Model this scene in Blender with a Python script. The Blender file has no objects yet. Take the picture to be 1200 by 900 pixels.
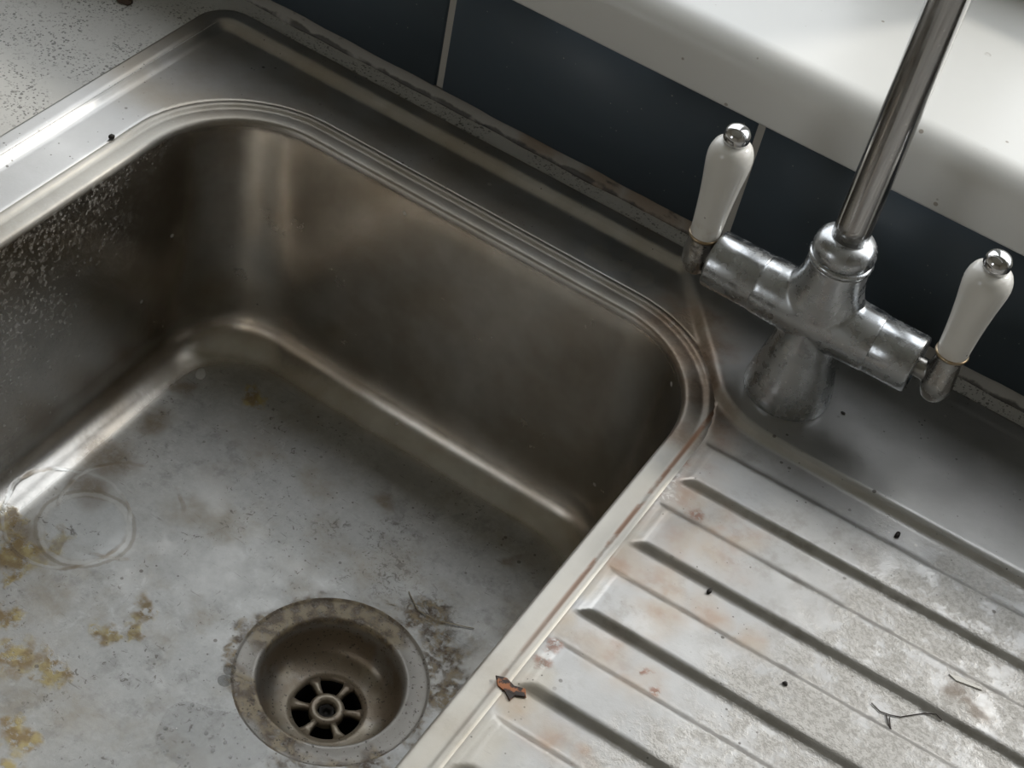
import bpy, bmesh, math, random
from mathutils import Vector, Matrix

random.seed(7)
scene = bpy.context.scene
col = scene.collection

# ------------------------------------------------------------------ camera
F_PX = 1903.67
cam_d = bpy.data.cameras.new('camera')
cam = bpy.data.objects.new('camera', cam_d)
col.objects.link(cam)
cam_d.sensor_width = 36.0
cam_d.lens = F_PX / 1200.0 * 36.0
cam_d.clip_start = 0.01
CAM_R = Matrix(((0.832805039, -0.481535577, 0.273055408),
                (0.528439998, 0.544633388, -0.651249292),
                (0.164884611, 0.686657091, 0.708036090)))
cam.matrix_world = Matrix.Translation((0.11517, -0.72425, 0.59891)) @ CAM_R.to_4x4()
scene.camera = cam

# ------------------------------------------------------------------ light
vs = scene.view_settings
vs.view_transform = 'Standard'
vs.look = 'None'
vs.gamma = 1.0
vs.use_curve_mapping = False
vs.exposure = 0.0

SKY = 3.0
world = bpy.data.worlds.new('overcast_sky')
scene.world = world
world.use_nodes = True
wn = world.node_tree
wn.nodes.clear()
w_out = wn.nodes.new('ShaderNodeOutputWorld')
w_bg = wn.nodes.new('ShaderNodeBackground')
w_tc = wn.nodes.new('ShaderNodeTexCoord')
w_sep = wn.nodes.new('ShaderNodeSeparateXYZ')
w_rmp = wn.nodes.new('ShaderNodeValToRGB')
w_rmp.color_ramp.elements[0].position = 0.48
w_rmp.color_ramp.elements[0].color = (0.10, 0.11, 0.08, 1)
w_rmp.color_ramp.elements[1].position = 0.53
w_rmp.color_ramp.elements[1].color = (0.93, 0.965, 1.0, 1)
w_map = wn.nodes.new('ShaderNodeMapRange')
w_map.inputs['From Min'].default_value = -1
w_map.inputs['From Max'].default_value = 1
wn.links.new(w_tc.outputs['Generated'], w_sep.inputs[0])
wn.links.new(w_sep.outputs['Z'], w_map.inputs['Value'])
wn.links.new(w_map.outputs[0], w_rmp.inputs[0])
wn.links.new(w_rmp.outputs[0], w_bg.inputs['Color'])
wn.links.new(w_bg.outputs[0], w_out.inputs[0])
w_bg.inputs['Strength'].default_value = SKY

sun_d = bpy.data.lights.new('hazy_sun', 'SUN')
sun = bpy.data.objects.new('hazy_sun', sun_d)
col.objects.link(sun)
sun_d.energy = 1.5
sun_d.angle = math.radians(7)
sun_d.color = (1.0, 0.95, 0.86)
sun_dir = Vector((-0.70, -1.14, -1.0))
sun.rotation_euler = sun_dir.to_track_quat('-Z', 'Y').to_euler()

WX0, WX1, WZ0, WZ1 = -0.95, 0.85, 0.1405, 1.15      # window opening
portal_d = bpy.data.lights.new('daylight_portal', 'AREA')
portal = bpy.data.objects.new('daylight_portal', portal_d)
col.objects.link(portal)
portal_d.shape = 'RECTANGLE'
portal_d.size = WX1 - WX0
portal_d.size_y = WZ1 - WZ0
portal_d.cycles.is_portal = True
portal.location = ((WX0 + WX1) / 2, 0.235, (WZ0 + WZ1) / 2)
portal.rotation_euler = (-math.pi / 2, 0, 0)


V0, V1, VZ0, VZ1 = -1.7, -0.8, 0.15, 1.15              # added unseen opening behind the viewer, brightens tiles and sill front
p2_d = bpy.data.lights.new('daylight_portal', 'AREA')  # guides sky light through the added fill opening
p2 = bpy.data.objects.new('daylight_portal', p2_d)
col.objects.link(p2)
p2_d.shape = 'RECTANGLE'
p2_d.size = V1 - V0
p2_d.size_y = VZ1 - VZ0
p2_d.cycles.is_portal = True
p2.location = ((V0 + V1) / 2, -2.69, (VZ0 + VZ1) / 2)
p2.rotation_euler = (math.pi / 2, 0, 0)


# ------------------------------------------------------------------ node helper
class NT:
    def __init__(self, name):
        self.m = bpy.data.materials.new(name)
        self.m.use_nodes = True
        self.t = self.m.node_tree
        self.t.nodes.clear()
        self.out = self.t.nodes.new('ShaderNodeOutputMaterial')
        self.b = self.t.nodes.new('ShaderNodeBsdfPrincipled')
        self.t.links.new(self.b.outputs[0], self.out.inputs[0])
        tc = self.t.nodes.new('ShaderNodeTexCoord')
        self.P = tc.outputs['Object']
        self._xyz = None
        self.floor_frame = False

    def lk(self, v, sock):
        if isinstance(v, bpy.types.NodeSocket):
            self.t.links.new(v, sock)
        elif isinstance(v, (tuple, list)):
            if len(v) == 3 and sock.type == 'RGBA':
                v = tuple(v) + (1.0,)
            sock.default_value = v
        else:
            sock.default_value = v

    def xyz(self):
        if self._xyz is None:
            s = self.t.nodes.new('ShaderNodeSeparateXYZ')
            self.lk(self.P, s.inputs[0])
            self._xyz = s.outputs
        return self._xyz

    def math(self, op, a, b=0.0, c=0.0):
        n = self.t.nodes.new('ShaderNodeMath')
        n.operation = op
        self.lk(a, n.inputs[0]); self.lk(b, n.inputs[1]); self.lk(c, n.inputs[2])
        return n.outputs[0]

    def mul(self, a, b): return self.math('MULTIPLY', a, b)
    def add(self, a, b): return self.math('ADD', a, b)
    def mx(self, a, b): return self.math('MAXIMUM', a, b)
    def mn(self, a, b): return self.math('MINIMUM', a, b)

    def ss(self, v, lo, hi, a=0.0, b=1.0):
        n = self.t.nodes.new('ShaderNodeMapRange')
        n.interpolation_type = 'SMOOTHSTEP'
        self.lk(v, n.inputs['Value'])
        n.inputs['From Min'].default_value = lo
        n.inputs['From Max'].default_value = hi
        n.inputs['To Min'].default_value = a
        n.inputs['To Max'].default_value = b
        return n.outputs[0]

    def vmath(self, op, a, b=(0, 0, 0), scale=None):
        n = self.t.nodes.new('ShaderNodeVectorMath')
        n.operation = op
        self.lk(a, n.inputs[0]); self.lk(b, n.inputs[1])
        if scale is not None:
            self.lk(scale, n.inputs['Scale'])
        return n.outputs['Value'] if op in ('DISTANCE', 'LENGTH', 'DOT_PRODUCT') else n.outputs[0]

    def noise(self, scale, detail=4, rough=0.55, vec=None, stretch=None, color=False, dist=0.0, off=None):
        n = self.t.nodes.new('ShaderNodeTexNoise')
        n.inputs['Scale'].default_value = scale
        n.inputs['Detail'].default_value = detail
        n.inputs['Roughness'].default_value = rough
        n.inputs['Distortion'].default_value = dist
        v = vec or self.P
        if stretch: v = self.vmath('MULTIPLY', v, stretch)
        if off: v = self.vmath('ADD', v, off)
        self.lk(v, n.inputs['Vector'])
        return n.outputs['Color' if color else 'Fac']

    def voro(self, scale, feature='F1', out='Distance', vec=None):
        n = self.t.nodes.new('ShaderNodeTexVoronoi')
        n.feature = feature
        n.inputs['Scale'].default_value = scale
        self.lk(vec or self.P, n.inputs['Vector'])
        return n.outputs[out]

    def specks(self, scale, size, density, off=(0, 0, 0)):
        """round specks in a random share of the cells"""
        v = self.vmath('ADD', self.P, off)
        n = self.t.nodes.new('ShaderNodeTexVoronoi')
        n.inputs['Scale'].default_value = scale
        self.lk(v, n.inputs['Vector'])
        s = self.t.nodes.new('ShaderNodeSeparateColor')
        self.lk(n.outputs['Color'], s.inputs[0])
        keep = self.math('LESS_THAN', s.outputs[0], density)
        sz = self.mul(s.outputs[1], size)
        d = self.math('SUBTRACT', sz, n.outputs['Distance'])
        return self.mul(self.ss(d, 0.0, size * 0.3), keep)

    def mix(self, f, a, b):
        n = self.t.nodes.new('ShaderNodeMix')
        n.data_type = 'RGBA'
        self.lk(f, n.inputs[0]); self.lk(a, n.inputs[6]); self.lk(b, n.inputs[7])
        return n.outputs[2]

    def mixf(self, f, a, b):
        n = self.t.nodes.new('ShaderNodeMix')
        n.data_type = 'FLOAT'
        self.lk(f, n.inputs[0]); self.lk(a, n.inputs[2]); self.lk(b, n.inputs[3])
        return n.outputs[0]

    def flat(self, amp=0.01, scale=40, off=(3, 1, 0)):
        """object coordinates seen from above, with wobbly edges"""
        P = self.P
        if self.floor_frame:                     # marks measured in a frame 6 mm above the bowl floor
            P = self.vmath('SCALE', self.vmath('SUBTRACT', P, (0.1152, -0.7243, 0)), scale=1 / 1.0078)
            P = self.vmath('ADD', P, (0.1152, -0.7243, 0))
        c = self.noise(scale, 3, 0.6, color=True, off=off)
        c = self.vmath('SUBTRACT', c, (0.5, 0.5, 0.5))
        c = self.vmath('SCALE', c, scale=amp * 2)
        v = self.vmath('ADD', P, c)
        return self.vmath('MULTIPLY', v, (1, 1, 0))

    def blobs(self, pts, v, soft=0.45):
        d = None
        for (x, y, r) in pts:
            k = self.mul(self.vmath('DISTANCE', v, (x, y, 0)), 1.0 / r)
            d = k if d is None else self.mn(d, k)
        return self.ss(d, 1.0, soft)

    def ring(self, x, y, r, w, v):
        d = self.vmath('DISTANCE', v, (x, y, 0))
        d = self.math('ABSOLUTE', self.math('SUBTRACT', d, r))
        return self.ss(d, w, w * 0.3)

    def bump(self, h, strength=0.3, dist=0.001):
        n = self.t.nodes.new('ShaderNodeBump')
        n.inputs['Strength'].default_value = strength
        n.inputs['Distance'].default_value = dist
        self.lk(h, n.inputs['Height'])
        self.t.links.new(n.outputs[0], self.b.inputs['Normal'])

    def set(self, **k):
        for a, v in k.items():
            self.lk(v, self.b.inputs[a.replace('_', ' ')])
        return self.m


def plain(name, color, rough=0.5, metal=0.0, **k):
    n = NT(name)
    return n.set(Base_Color=color, Roughness=rough, Metallic=metal, **k)


# ------------------------------------------------------------------ materials
def mat_bowl():
    n = NT('stained_basin_steel')
    n.floor_frame = True
    x, y, z = n.xyz()
    floor = n.ss(z, -0.1733, -0.1747)
    big = n.noise(9, 5, 0.6)
    mid = n.noise(38, 6, 0.65)
    fine = n.noise(260, 4, 0.7)
    c = n.mix(n.ss(mid, 0.3, 0.7), (0.46, 0.445, 0.42), (0.56, 0.54, 0.51))
    rough = n.mixf(mid, 0.22, 0.30)
    metal = 1.0
    # soap film on the walls
    film = n.mul(n.ss(big, 0.35, 0.7), n.math('SUBTRACT', 1.0, floor))
    c = n.mix(n.mul(film, 0.65), c, (0.30, 0.24, 0.165))
    # dull limescale veil on the floor
    veil = n.mul(floor, n.ss(n.add(n.mul(big, 0.35), n.mul(mid, 0.65)), 0.30, 0.62, 0.55, 1.0))
    c = n.mix(n.mul(veil, 0.85), c, n.mix(n.ss(n.add(n.mul(mid, 0.6), n.mul(fine, 0.4)), 0.35, 0.65), (0.335, 0.34, 0.335), (0.46, 0.465, 0.455)))
    metal = n.mixf(n.mul(veil, 0.75), 1.0, 0.25)
    rough = n.mixf(veil, rough, 0.48)
    # dull film on the rim and rust-brown tint round its rear edge
    rimm = n.ss(z, -0.0060, -0.0030)
    c = n.mix(n.mul(rimm, n.mul(n.ss(mid, 0.3, 0.6, 0.4, 1.0), 0.7)), c, n.mix(n.ss(y, -0.16, -0.10), (0.50, 0.48, 0.43), (0.25, 0.225, 0.185)))
    rear = n.ss(y, -0.17, -0.11)
    metal = n.mixf(n.mul(rimm, n.mixf(rear, 0.6, 0.12)), metal, 0.3)
    rough = n.mixf(rimm, rough, n.mixf(rear, 0.50, 0.46))
    vr = n.flat(0.022, 28, (2, 5, 3))
    rb = n.mul(rimm, n.blobs([(-0.050, -0.088, 0.030), (-0.036, -0.115, 0.028), (-0.030, -0.145, 0.024), (-0.07, -0.075, 0.024)], vr, 0.1))
    c = n.mix(n.mul(rb, 0.65), c, n.mix(n.ss(fine, 0.4, 0.6), (0.20, 0.12, 0.07), (0.30, 0.21, 0.14)))
    cr = n.math('ABSOLUTE', n.add(x, 0.0227))
    rrs = n.mul(n.ss(cr, 0.0022, 0.0006), n.mul(n.ss(z, -0.003, -0.002), n.ss(n.noise(60, 4, off=(6, 1, 2)), 0.34, 0.52)))
    rrs = n.mul(rrs, n.ss(y, -0.40, -0.22))
    c = n.mix(n.mul(rrs, 0.8), c, (0.26, 0.13, 0.07))
    # fine streaks
    scr = n.noise(60, 3, 0.6, stretch=(1.0, 9.0, 1.0))
    scr2 = n.noise(70, 3, 0.6, stretch=(7.0, 2.0, 1.0), off=(5, 5, 5))
    st = n.mx(n.ss(scr, 0.66, 0.74), n.ss(scr2, 0.67, 0.75))
    c = n.mix(n.mul(n.mul(st, floor), 0.5), c, (0.16, 0.15, 0.14))
    lt = n.mul(floor, n.mul(n.ss(n.noise(120, 5, 0.7, dist=0.6), 0.54, 0.66), n.ss(n.noise(12, 3, off=(8, 3, 3)), 0.42, 0.58)))
    c = n.mix(n.mul(lt, 0.5), c, (0.56, 0.57, 0.56))
    bf = n.mul(floor, n.mul(n.ss(n.noise(17, 5, 0.65, off=(4, 9, 2)), 0.46, 0.66), n.ss(mid, 0.35, 0.6, 0.3, 1.0)))
    c = n.mix(n.mul(bf, 0.55), c, (0.27, 0.225, 0.155))
    gr = n.mul(floor, n.mul(n.ss(n.noise(70, 5, 0.7, off=(1, 6, 6)), 0.50, 0.66), n.ss(n.noise(9, 3, off=(2, 6, 1)), 0.40, 0.55)))
    c = n.mix(n.mul(gr, 0.4), c, (0.19, 0.185, 0.175))
    # brown scum along the left and rear foot of the wall
    v1 = n.flat(0.018, 30)
    foot = n.blobs([(-0.336, -0.20, 0.018), (-0.332, -0.235, 0.022), (-0.328, -0.262, 0.018), (-0.338, -0.165, 0.013),
                    (-0.335, -0.31, 0.014), (-0.338, -0.34, 0.012), (-0.19, -0.155, 0.012), (-0.10, -0.145, 0.008)], v1, 0.2)
    foot = n.mul(foot, n.ss(fine, 0.3, 0.6, 0.55, 1.0))
    c = n.mix(n.mul(foot, 0.65), c, (0.17, 0.115, 0.055))
    metal = n.mixf(n.mul(foot, 0.6), metal, 0.1)
    # ochre deposits
    v2 = n.flat(0.016, 70, (9, 2, 4))
    och = n.blobs([(-0.326, -0.323, 0.019), (-0.316, -0.305, 0.011), (-0.345, -0.312, 0.012), (-0.2499, -0.333, 0.010), (-0.2433, -0.3094, 0.011),
                   (-0.239, -0.322, 0.008), (-0.277, -0.3734, 0.015), (-0.262, -0.368, 0.009), (-0.2523, -0.3674, 0.010),
                   (-0.244, -0.410, 0.013), (-0.229, -0.425, 0.011), (-0.285, -0.392, 0.013), (-0.299, -0.141, 0.010),
                   (-0.318, -0.338, 0.008), (-0.30, -0.36, 0.010), (-0.315, -0.385, 0.016), (-0.262, -0.43, 0.016)], v2, 0.35)
    och = n.mul(och, n.ss(n.noise(150, 4, 0.7), 0.34, 0.5))
    c = n.mix(n.mul(och, 0.8), c, n.mix(n.ss(n.noise(110, 3), 0.40, 0.62), (0.25, 0.155, 0.03), (0.46, 0.36, 0.12)))
    metal = n.mixf(och, metal, 0.0)
    # cup rings
    v3 = n.flat(0.0025, 60, (1, 7, 2))
    r1 = n.ring(-0.3095, -0.2854, 0.0255, 0.0022, v3)
    r2 = n.mul(n.ring(-0.303, -0.262, 0.036, 0.0018, v3), n.ss(n.noise(30, 2), 0.42, 0.55))
    r3 = n.mul(n.ring(-0.322, -0.287, 0.036, 0.0016, v3), n.ss(n.noise(24, 2, off=(4, 4, 4)), 0.40, 0.52))
    rr = n.mx(r2, r3)
    rd = n.ring(-0.3095, -0.2854, 0.0282, 0.0016, v3)
    c = n.mix(n.mul(r1, 0.4), c, (0.54, 0.54, 0.52))
    c = n.mix(n.mul(rd, 0.42), c, (0.20, 0.17, 0.12))
    c = n.mix(n.mul(rr, 0.62), c, n.mix(n.ss(n.noise(45, 2), 0.4, 0.6), (0.52, 0.52, 0.50), (0.20, 0.15, 0.09)))
    inner = n.blobs([(-0.3095, -0.2854, 0.024)], v3, 0.9)
    c = n.mix(n.mul(inner, 0.35), c, (0.45, 0.47, 0.48))
    # crust round the waste
    v4 = n.flat(0.016, 55, (2, 8, 1))
    wd = n.vmath('DISTANCE', v4, (-0.1363, -0.278, 0))
    crust = n.mul(n.ss(wd, 0.062, 0.056), n.ss(n.noise(22, 3, off=(1.3, 0.4, 0)), 0.48, 0.60))
    crust = n.mx(crust, n.blobs([(-0.124, -0.212, 0.016), (-0.106, -0.216, 0.018), (-0.090, -0.230, 0.016), (-0.086, -0.252, 0.017),
                                 (-0.083, -0.275, 0.013), (-0.115, -0.205, 0.014), (-0.098, -0.222, 0.02), (-0.080, -0.245, 0.016), (-0.187, -0.290, 0.008), (-0.085, -0.315, 0.02), (-0.192, -0.300, 0.005)], v4, 0.3))
    crust = n.mul(crust, n.ss(n.noise(170, 4, 0.7), 0.40, 0.60, 0.12, 1.0))
    c = n.mix(n.mul(crust, 0.85), c, n.mix(n.ss(n.noise(120, 3), 0.42, 0.58), (0.13, 0.08, 0.04), (0.38, 0.29, 0.17)))
    metal = n.mixf(crust, metal, 0.0)
    rough = n.mixf(crust, rough, 0.6)
    # grime specks
    sp = n.mx(n.mul(n.mx(n.specks(190, 0.28, 0.22), n.specks(420, 0.34, 0.22, (1, 2, 3))), n.ss(n.noise(14, 3), 0.42, 0.6)), n.mul(n.ss(n.noise(210, 5, 0.7, dist=1.0), 0.59, 0.65), n.ss(n.noise(22, 3, off=(7, 7, 7)), 0.48, 0.58)))
    v5 = n.flat(0.03, 30, (4, 2, 9))
    ds = n.mul(n.ss(n.noise(240, 4, 0.75, dist=0.8), 0.52, 0.60), n.blobs([(-0.150, -0.200, 0.030), (-0.125, -0.200, 0.026), (-0.165, -0.180, 0.022), (-0.105, -0.205, 0.02), (-0.20, -0.195, 0.016), (-0.182, -0.216, 0.012)], v5, 0.0))
    sp = n.mul(n.mx(sp, n.mul(ds, 0.9)), floor)
    c = n.mix(n.mul(sp, 0.65), c, (0.08, 0.065, 0.05))
    # dried splashes on the walls
    wallm = n.math('SUBTRACT', 1.0, floor)
    lw = n.ss(x, -0.345, -0.372)
    spl = n.mx(n.mul(n.mx(n.specks(420, 0.40, 0.45, (4, 1, 0)), n.ss(n.noise(330, 4, 0.7), 0.46, 0.66, 0.0, 0.7)), n.mul(lw, n.ss(n.add(n.add(n.mul(y, -3.2), n.mul(z, 3.0)), n.mul(n.noise(34, 4), 1.0)), 0.65, 1.25))),
               n.mul(n.specks(110, 0.24, 0.10, (2, 2, 1)), n.ss(n.noise(20), 0.4, 0.6)))
    spl = n.mul(spl, wallm)
    c = n.mix(n.mul(spl, 0.5), c, (0.50, 0.49, 0.46))
    metal = n.mixf(n.mul(spl, 0.7), metal, 0.0)
    n.bump(n.add(n.mul(fine, 0.35), n.add(n.mul(crust, 1.2), n.add(n.mul(rr, 0.4), n.mul(och, 0.5)))), 0.35, 0.0006)
    return n.set(Base_Color=c, Metallic=metal, Roughness=rough)


def mat_deck():
    n = NT('stained_drainer_steel')
    x, y, z = n.xyz()
    big = n.noise(10, 5, 0.6)
    mid = n.noise(45, 6, 0.65)
    fine = n.noise(320, 4, 0.7)
    c = n.mix(n.ss(mid, 0.3, 0.7), (0.47, 0.46, 0.44), (0.56, 0.55, 0.53))
    rough = n.mixf(mid, 0.30, 0.40)
    # thin dull film on the drainer
    drn = n.mul(n.ss(x, -0.045, -0.025), n.ss(y, -0.110, -0.135))
    slope = n.mul(n.ss(z, 0.0003, 0.0008), n.ss(z, 0.0032, 0.0028))  # slopes get less film and scale, building their dark shade into the finish
    veil = n.mul(n.mul(n.mixf(drn, 0.6, 1.0), n.math('SUBTRACT', 1.0, n.mul(slope, 0.85))), n.ss(n.add(n.mul(big, 0.5), n.mul(mid, 0.5)), 0.30, 0.55))
    c = n.mix(n.mul(veil, 0.6), c, (0.35, 0.35, 0.35))
    metal = n.mixf(n.mul(veil, 0.6), 1.0, 0.35)
    rough = n.mixf(veil, rough, 0.46)
    gm = n.mul(drn, n.mul(n.ss(n.noise(95, 5, 0.7, off=(2, 2, 8)), 0.44, 0.66), n.ss(n.noise(20, 3, off=(1, 4, 4)), 0.36, 0.60)))
    c = n.mix(n.mul(gm, 0.40), c, (0.24, 0.215, 0.185))
    # white scale crust on the far end of the drainer
    v0 = n.flat(0.05, 22, (6, 3, 1))
    sx = n.t.nodes.new('ShaderNodeSeparateXYZ'); n.lk(v0, sx.inputs[0])
    far = n.ss(n.add(n.mul(sx.outputs[0], 1.0), n.mul(sx.outputs[1], -0.30)), 0.115, 0.16)
    far = n.mul(far, n.math('SUBTRACT', 1.0, n.mul(slope, 0.85)))  # scale also held back where the slopes should look shaded
    sc = n.mul(n.mul(far, drn), n.ss(n.add(n.mul(n.noise(70, 5, 0.7), 0.7), n.mul(big, 0.3)), 0.42, 0.56))
    grit = n.ss(n.noise(420, 3, 0.7), 0.36, 0.60)
    c = n.mix(n.mul(sc, 0.85), c, n.mix(grit, (0.42, 0.40, 0.37), (0.64, 0.62, 0.59)))
    metal = n.mixf(sc, metal, 0.0)
    rough = n.mixf(sc, rough, 0.65)
    # cream film along the bowl edge at the front
    v1 = n.flat(0.022, 28, (2, 5, 3))
    cream = n.blobs([(-0.018, -0.42, 0.04), (-0.018, -0.37, 0.032), (-0.016, -0.33, 0.024), (-0.022, -0.29, 0.020), (-0.022, -0.25, 0.020),
                     (-0.020, -0.22, 0.018), (-0.02, -0.46, 0.04)], v1, 0.3)
    c = n.mix(n.mul(cream, 0.7), c, (0.55, 0.51, 0.43))
    metal = n.mixf(n.mul(cream, 0.75), metal, 0.1)
    # tea-coloured stains at the mouths of the channels
    tea = n.blobs([(qx, qy, qr * 1.3) for qx, qy, qr in [(-0.020, -0.135, 0.024), (-0.006, -0.180, 0.020), (0.012, -0.186, 0.016), (0.03, -0.187, 0.012), (-0.022, -0.165, 0.018),
                   (-0.012, -0.236, 0.020), (0.010, -0.238, 0.018), (0.035, -0.240, 0.014), (0.06, -0.242, 0.012),
                   (-0.018, -0.288, 0.016), (0.004, -0.288, 0.016), (0.028, -0.292, 0.014), (-0.014, -0.338, 0.014), (0.010, -0.342, 0.014),
                   (-0.035, -0.110, 0.022), (-0.05, -0.095, 0.020), (-0.055, -0.07, 0.024), (-0.075, -0.06, 0.02), (0.03, -0.34, 0.01),
                   (-0.018, -0.20, 0.02), (0.012, -0.205, 0.028), (0.02, -0.26, 0.016)]], v1, 0.0)
    tea = n.mul(tea, n.ss(mid, 0.28, 0.55, 0.45, 1.0))
    c = n.mix(n.mul(tea, 0.58), c, n.mix(n.ss(n.noise(60, 3, off=(3, 3, 3)), 0.42, 0.70), (0.44, 0.35, 0.26), (0.36, 0.20, 0.10)))
    metal = n.mixf(n.mul(tea, 0.5), metal, 0.25)
    # rust in the crease round the bowl and in channel corners
    v2 = n.flat(0.006, 90, (7, 1, 1))
    rust = n.blobs([(-0.019, -0.16, 0.004), (-0.02, -0.19, 0.004), (-0.022, -0.21, 0.0035), (0.003, -0.188, 0.006), (-0.012, -0.300, 0.006),
                    (-0.012, -0.312, 0.005), (0.036, -0.292, 0.004), (0.028, -0.285, 0.003), (-0.050, -0.090, 0.012), (-0.042, -0.108, 0.01),
                    (-0.033, -0.125, 0.01), (-0.068, -0.062, 0.010)], v2, 0.2)
    rust = n.mul(rust, n.ss(fine, 0.36, 0.55))
    c = n.mix(n.mul(rust, 0.7), c, (0.30, 0.11, 0.05))
    metal = n.mixf(rust, metal, 0.0)
    cb = n.blobs([(-0.052, -0.082, 0.024), (-0.040, -0.104, 0.022), (-0.030, -0.122, 0.020), (-0.066, -0.066, 0.020)], v1, 0.2)
    c = n.mix(n.mul(cb, 0.8), c, n.mix(n.ss(fine, 0.4, 0.6), (0.21, 0.13, 0.08), (0.30, 0.21, 0.15)))
    # dull brown film on the deck behind the bowl
    back = n.mul(n.ss(y, -0.150, -0.110), n.ss(x, -0.03, -0.07))
    bf = n.mul(back, n.ss(big, 0.3, 0.65))
    c = n.mix(n.mul(bf, 0.7), c, (0.34, 0.285, 0.21))
    rough = n.mixf(n.mul(back, 0.7), rough, 0.36)
    # round water marks
    v3 = n.flat(0.003, 80)
    wm = n.blobs([(-0.1335, -0.052, 0.009), (-0.117, -0.052, 0.006), (-0.104, -0.052, 0.008), (-0.125, -0.056, 0.007)], v3, 0.7)
    c = n.mix(n.mul(wm, 0.4), c, (0.62, 0.57, 0.48))
    brn = n.blobs([(0.150, -0.204, 0.010), (0.158, -0.21, 0.007)], n.flat(0.012, 60, (8, 8, 1)), 0.2)
    c = n.mix(n.mul(brn, 0.65), c, (0.22, 0.16, 0.11))
    metal = n.mixf(brn, metal, 0.0)
    # pits and specks
    sp = n.mul(n.mx(n.specks(190, 0.26, 0.16), n.specks(480, 0.32, 0.14, (1, 2, 3))), n.ss(n.noise(18, 3), 0.45, 0.6))
    c = n.mix(n.mul(sp, 0.75), c, (0.06, 0.05, 0.04))
    wsp = n.mul(n.specks(140, 0.26, 0.10, (3, 3, 3)), n.ss(n.noise(16, 3, off=(2, 2, 2)), 0.48, 0.6))
    c = n.mix(n.mul(wsp, 0.6), c, (0.68, 0.66, 0.62))
    # abraded whitish scratches next to the bowl corner
    ab = n.mul(n.blobs([(-0.026, -0.172, 0.018), (-0.020, -0.186, 0.012)], n.flat(0.008, 60), 0.4), n.ss(n.noise(130, 3, dist=2.0), 0.5, 0.62))
    c = n.mix(n.mul(ab, 0.7), c, (0.70, 0.68, 0.65))
    scr = n.ss(n.noise(80, 3, 0.6, stretch=(1.0, 10.0, 1.0)), 0.68, 0.75)
    c = n.mix(n.mul(scr, 0.3), c, (0.2, 0.19, 0.18))
    n.bump(n.add(n.mul(fine, 0.3), n.add(n.mul(sc, n.mul(grit, 0.9)), n.mul(rust, 0.6))), 0.35, 0.0006)
    return n.set(Base_Color=c, Metallic=metal, Roughness=rough)


def mat_waste():
    n = NT('crusted_waste_steel')
    n.floor_frame = True
    x, y, z = n.xyz()
    mid = n.noise(55, 5, 0.65)
    fine = n.noise(280, 4, 0.7)
    c = n.mix(mid, (0.36, 0.34, 0.31), (0.46, 0.44, 0.41))
    v = n.flat(0.012, 60)
    d = n.vmath('DISTANCE', v, (-0.1363, -0.278, 0))
    inwell = n.ss(z, -0.180, -0.188)
    b1 = n.mul(inwell, n.ss(n.noise(30, 3, off=(2.2, 1, 0)), 0.34, 0.52))
    c = n.mix(n.mul(b1, 0.7), c, (0.19, 0.125, 0.06))
    ringm = n.mul(n.ss(z, -0.184, -0.179), n.mx(n.ss(n.noise(26, 3, off=(0.3, 4, 0)), 0.46, 0.58), n.blobs([(-0.165, -0.243, 0.022), (-0.180, -0.260, 0.018), (-0.150, -0.232, 0.02), (-0.13, -0.231, 0.018)], v, 0.4)))
    ringm = n.mul(ringm, n.ss(fine, 0.3, 0.5, 0.3, 1))
    c = n.mix(n.mul(ringm, 0.8), c, n.mix(n.ss(n.noise(140), 0.4, 0.6), (0.12, 0.075, 0.035), (0.40, 0.32, 0.20)))
    fb = n.mul(n.ss(z, -0.200, -0.204), n.ss(n.noise(45, 3, off=(5, 5, 5)), 0.42, 0.58))
    c = n.mix(n.mul(fb, 0.6), c, (0.40, 0.35, 0.27))
    sp = n.mx(n.specks(520, 0.40, 0.35), n.ss(n.noise(330, 4, 0.7), 0.60, 0.66))
    c = n.mix(n.mul(sp, 0.7), c, (0.06, 0.05, 0.04))
    metal = n.mixf(n.mx(n.mul(b1, 0.6), ringm), n.mixf(inwell, 0.45, 0.8), 0.05)
    n.bump(n.add(n.mul(fine, 0.5), ringm), 0.5, 0.0006)
    return n.set(Base_Color=c, Metallic=metal, Roughness=n.mixf(inwell, 0.5, n.mixf(mid, 0.28, 0.42)))


def mat_chrome(name, base, rough, dull, scale=60, stretch=None):
    n = NT(name)
    a = n.noise(scale, 5, 0.65, stretch=stretch)
    f = n.noise(500, 3, 0.7)
    m = n.ss(n.add(n.mul(a, 0.75), n.mul(n.noise(scale * 0.4, 4, off=(3, 1, 2)), 0.25)), 0.38, 0.66)
    c = n.mix(n.mul(m, dull), base, (0.42, 0.43, 0.43))
    sp = n.specks(330, 0.3, 0.18)
    c = n.mix(n.mul(sp, dull), c, (0.62, 0.62, 0.60))
    metal = n.mixf(n.mul(m, dull * 0.55), 1.0, 0.3)
    n.bump(f, 0.06, 0.0003)
    return n.set(Base_Color=c, Metallic=metal, Roughness=n.mixf(m, rough, rough + 0.18 * dull + 0.02))


def mat_ceramic():
    n = NT('white_ceramic')
    x, y, z = n.xyz()
    low = n.ss(z, 0.088, 0.070)
    g = n.mul(low, n.ss(n.noise(110, 4), 0.40, 0.60))
    c = n.mix(n.mul(g, 0.6), (0.74, 0.72, 0.67), (0.34, 0.22, 0.11))
    sp = n.specks(260, 0.2, 0.10)
    c = n.mix(n.mul(sp, 0.6), c, (0.12, 0.09, 0.06))
    return n.set(Base_Color=c, Roughness=0.16)


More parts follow.
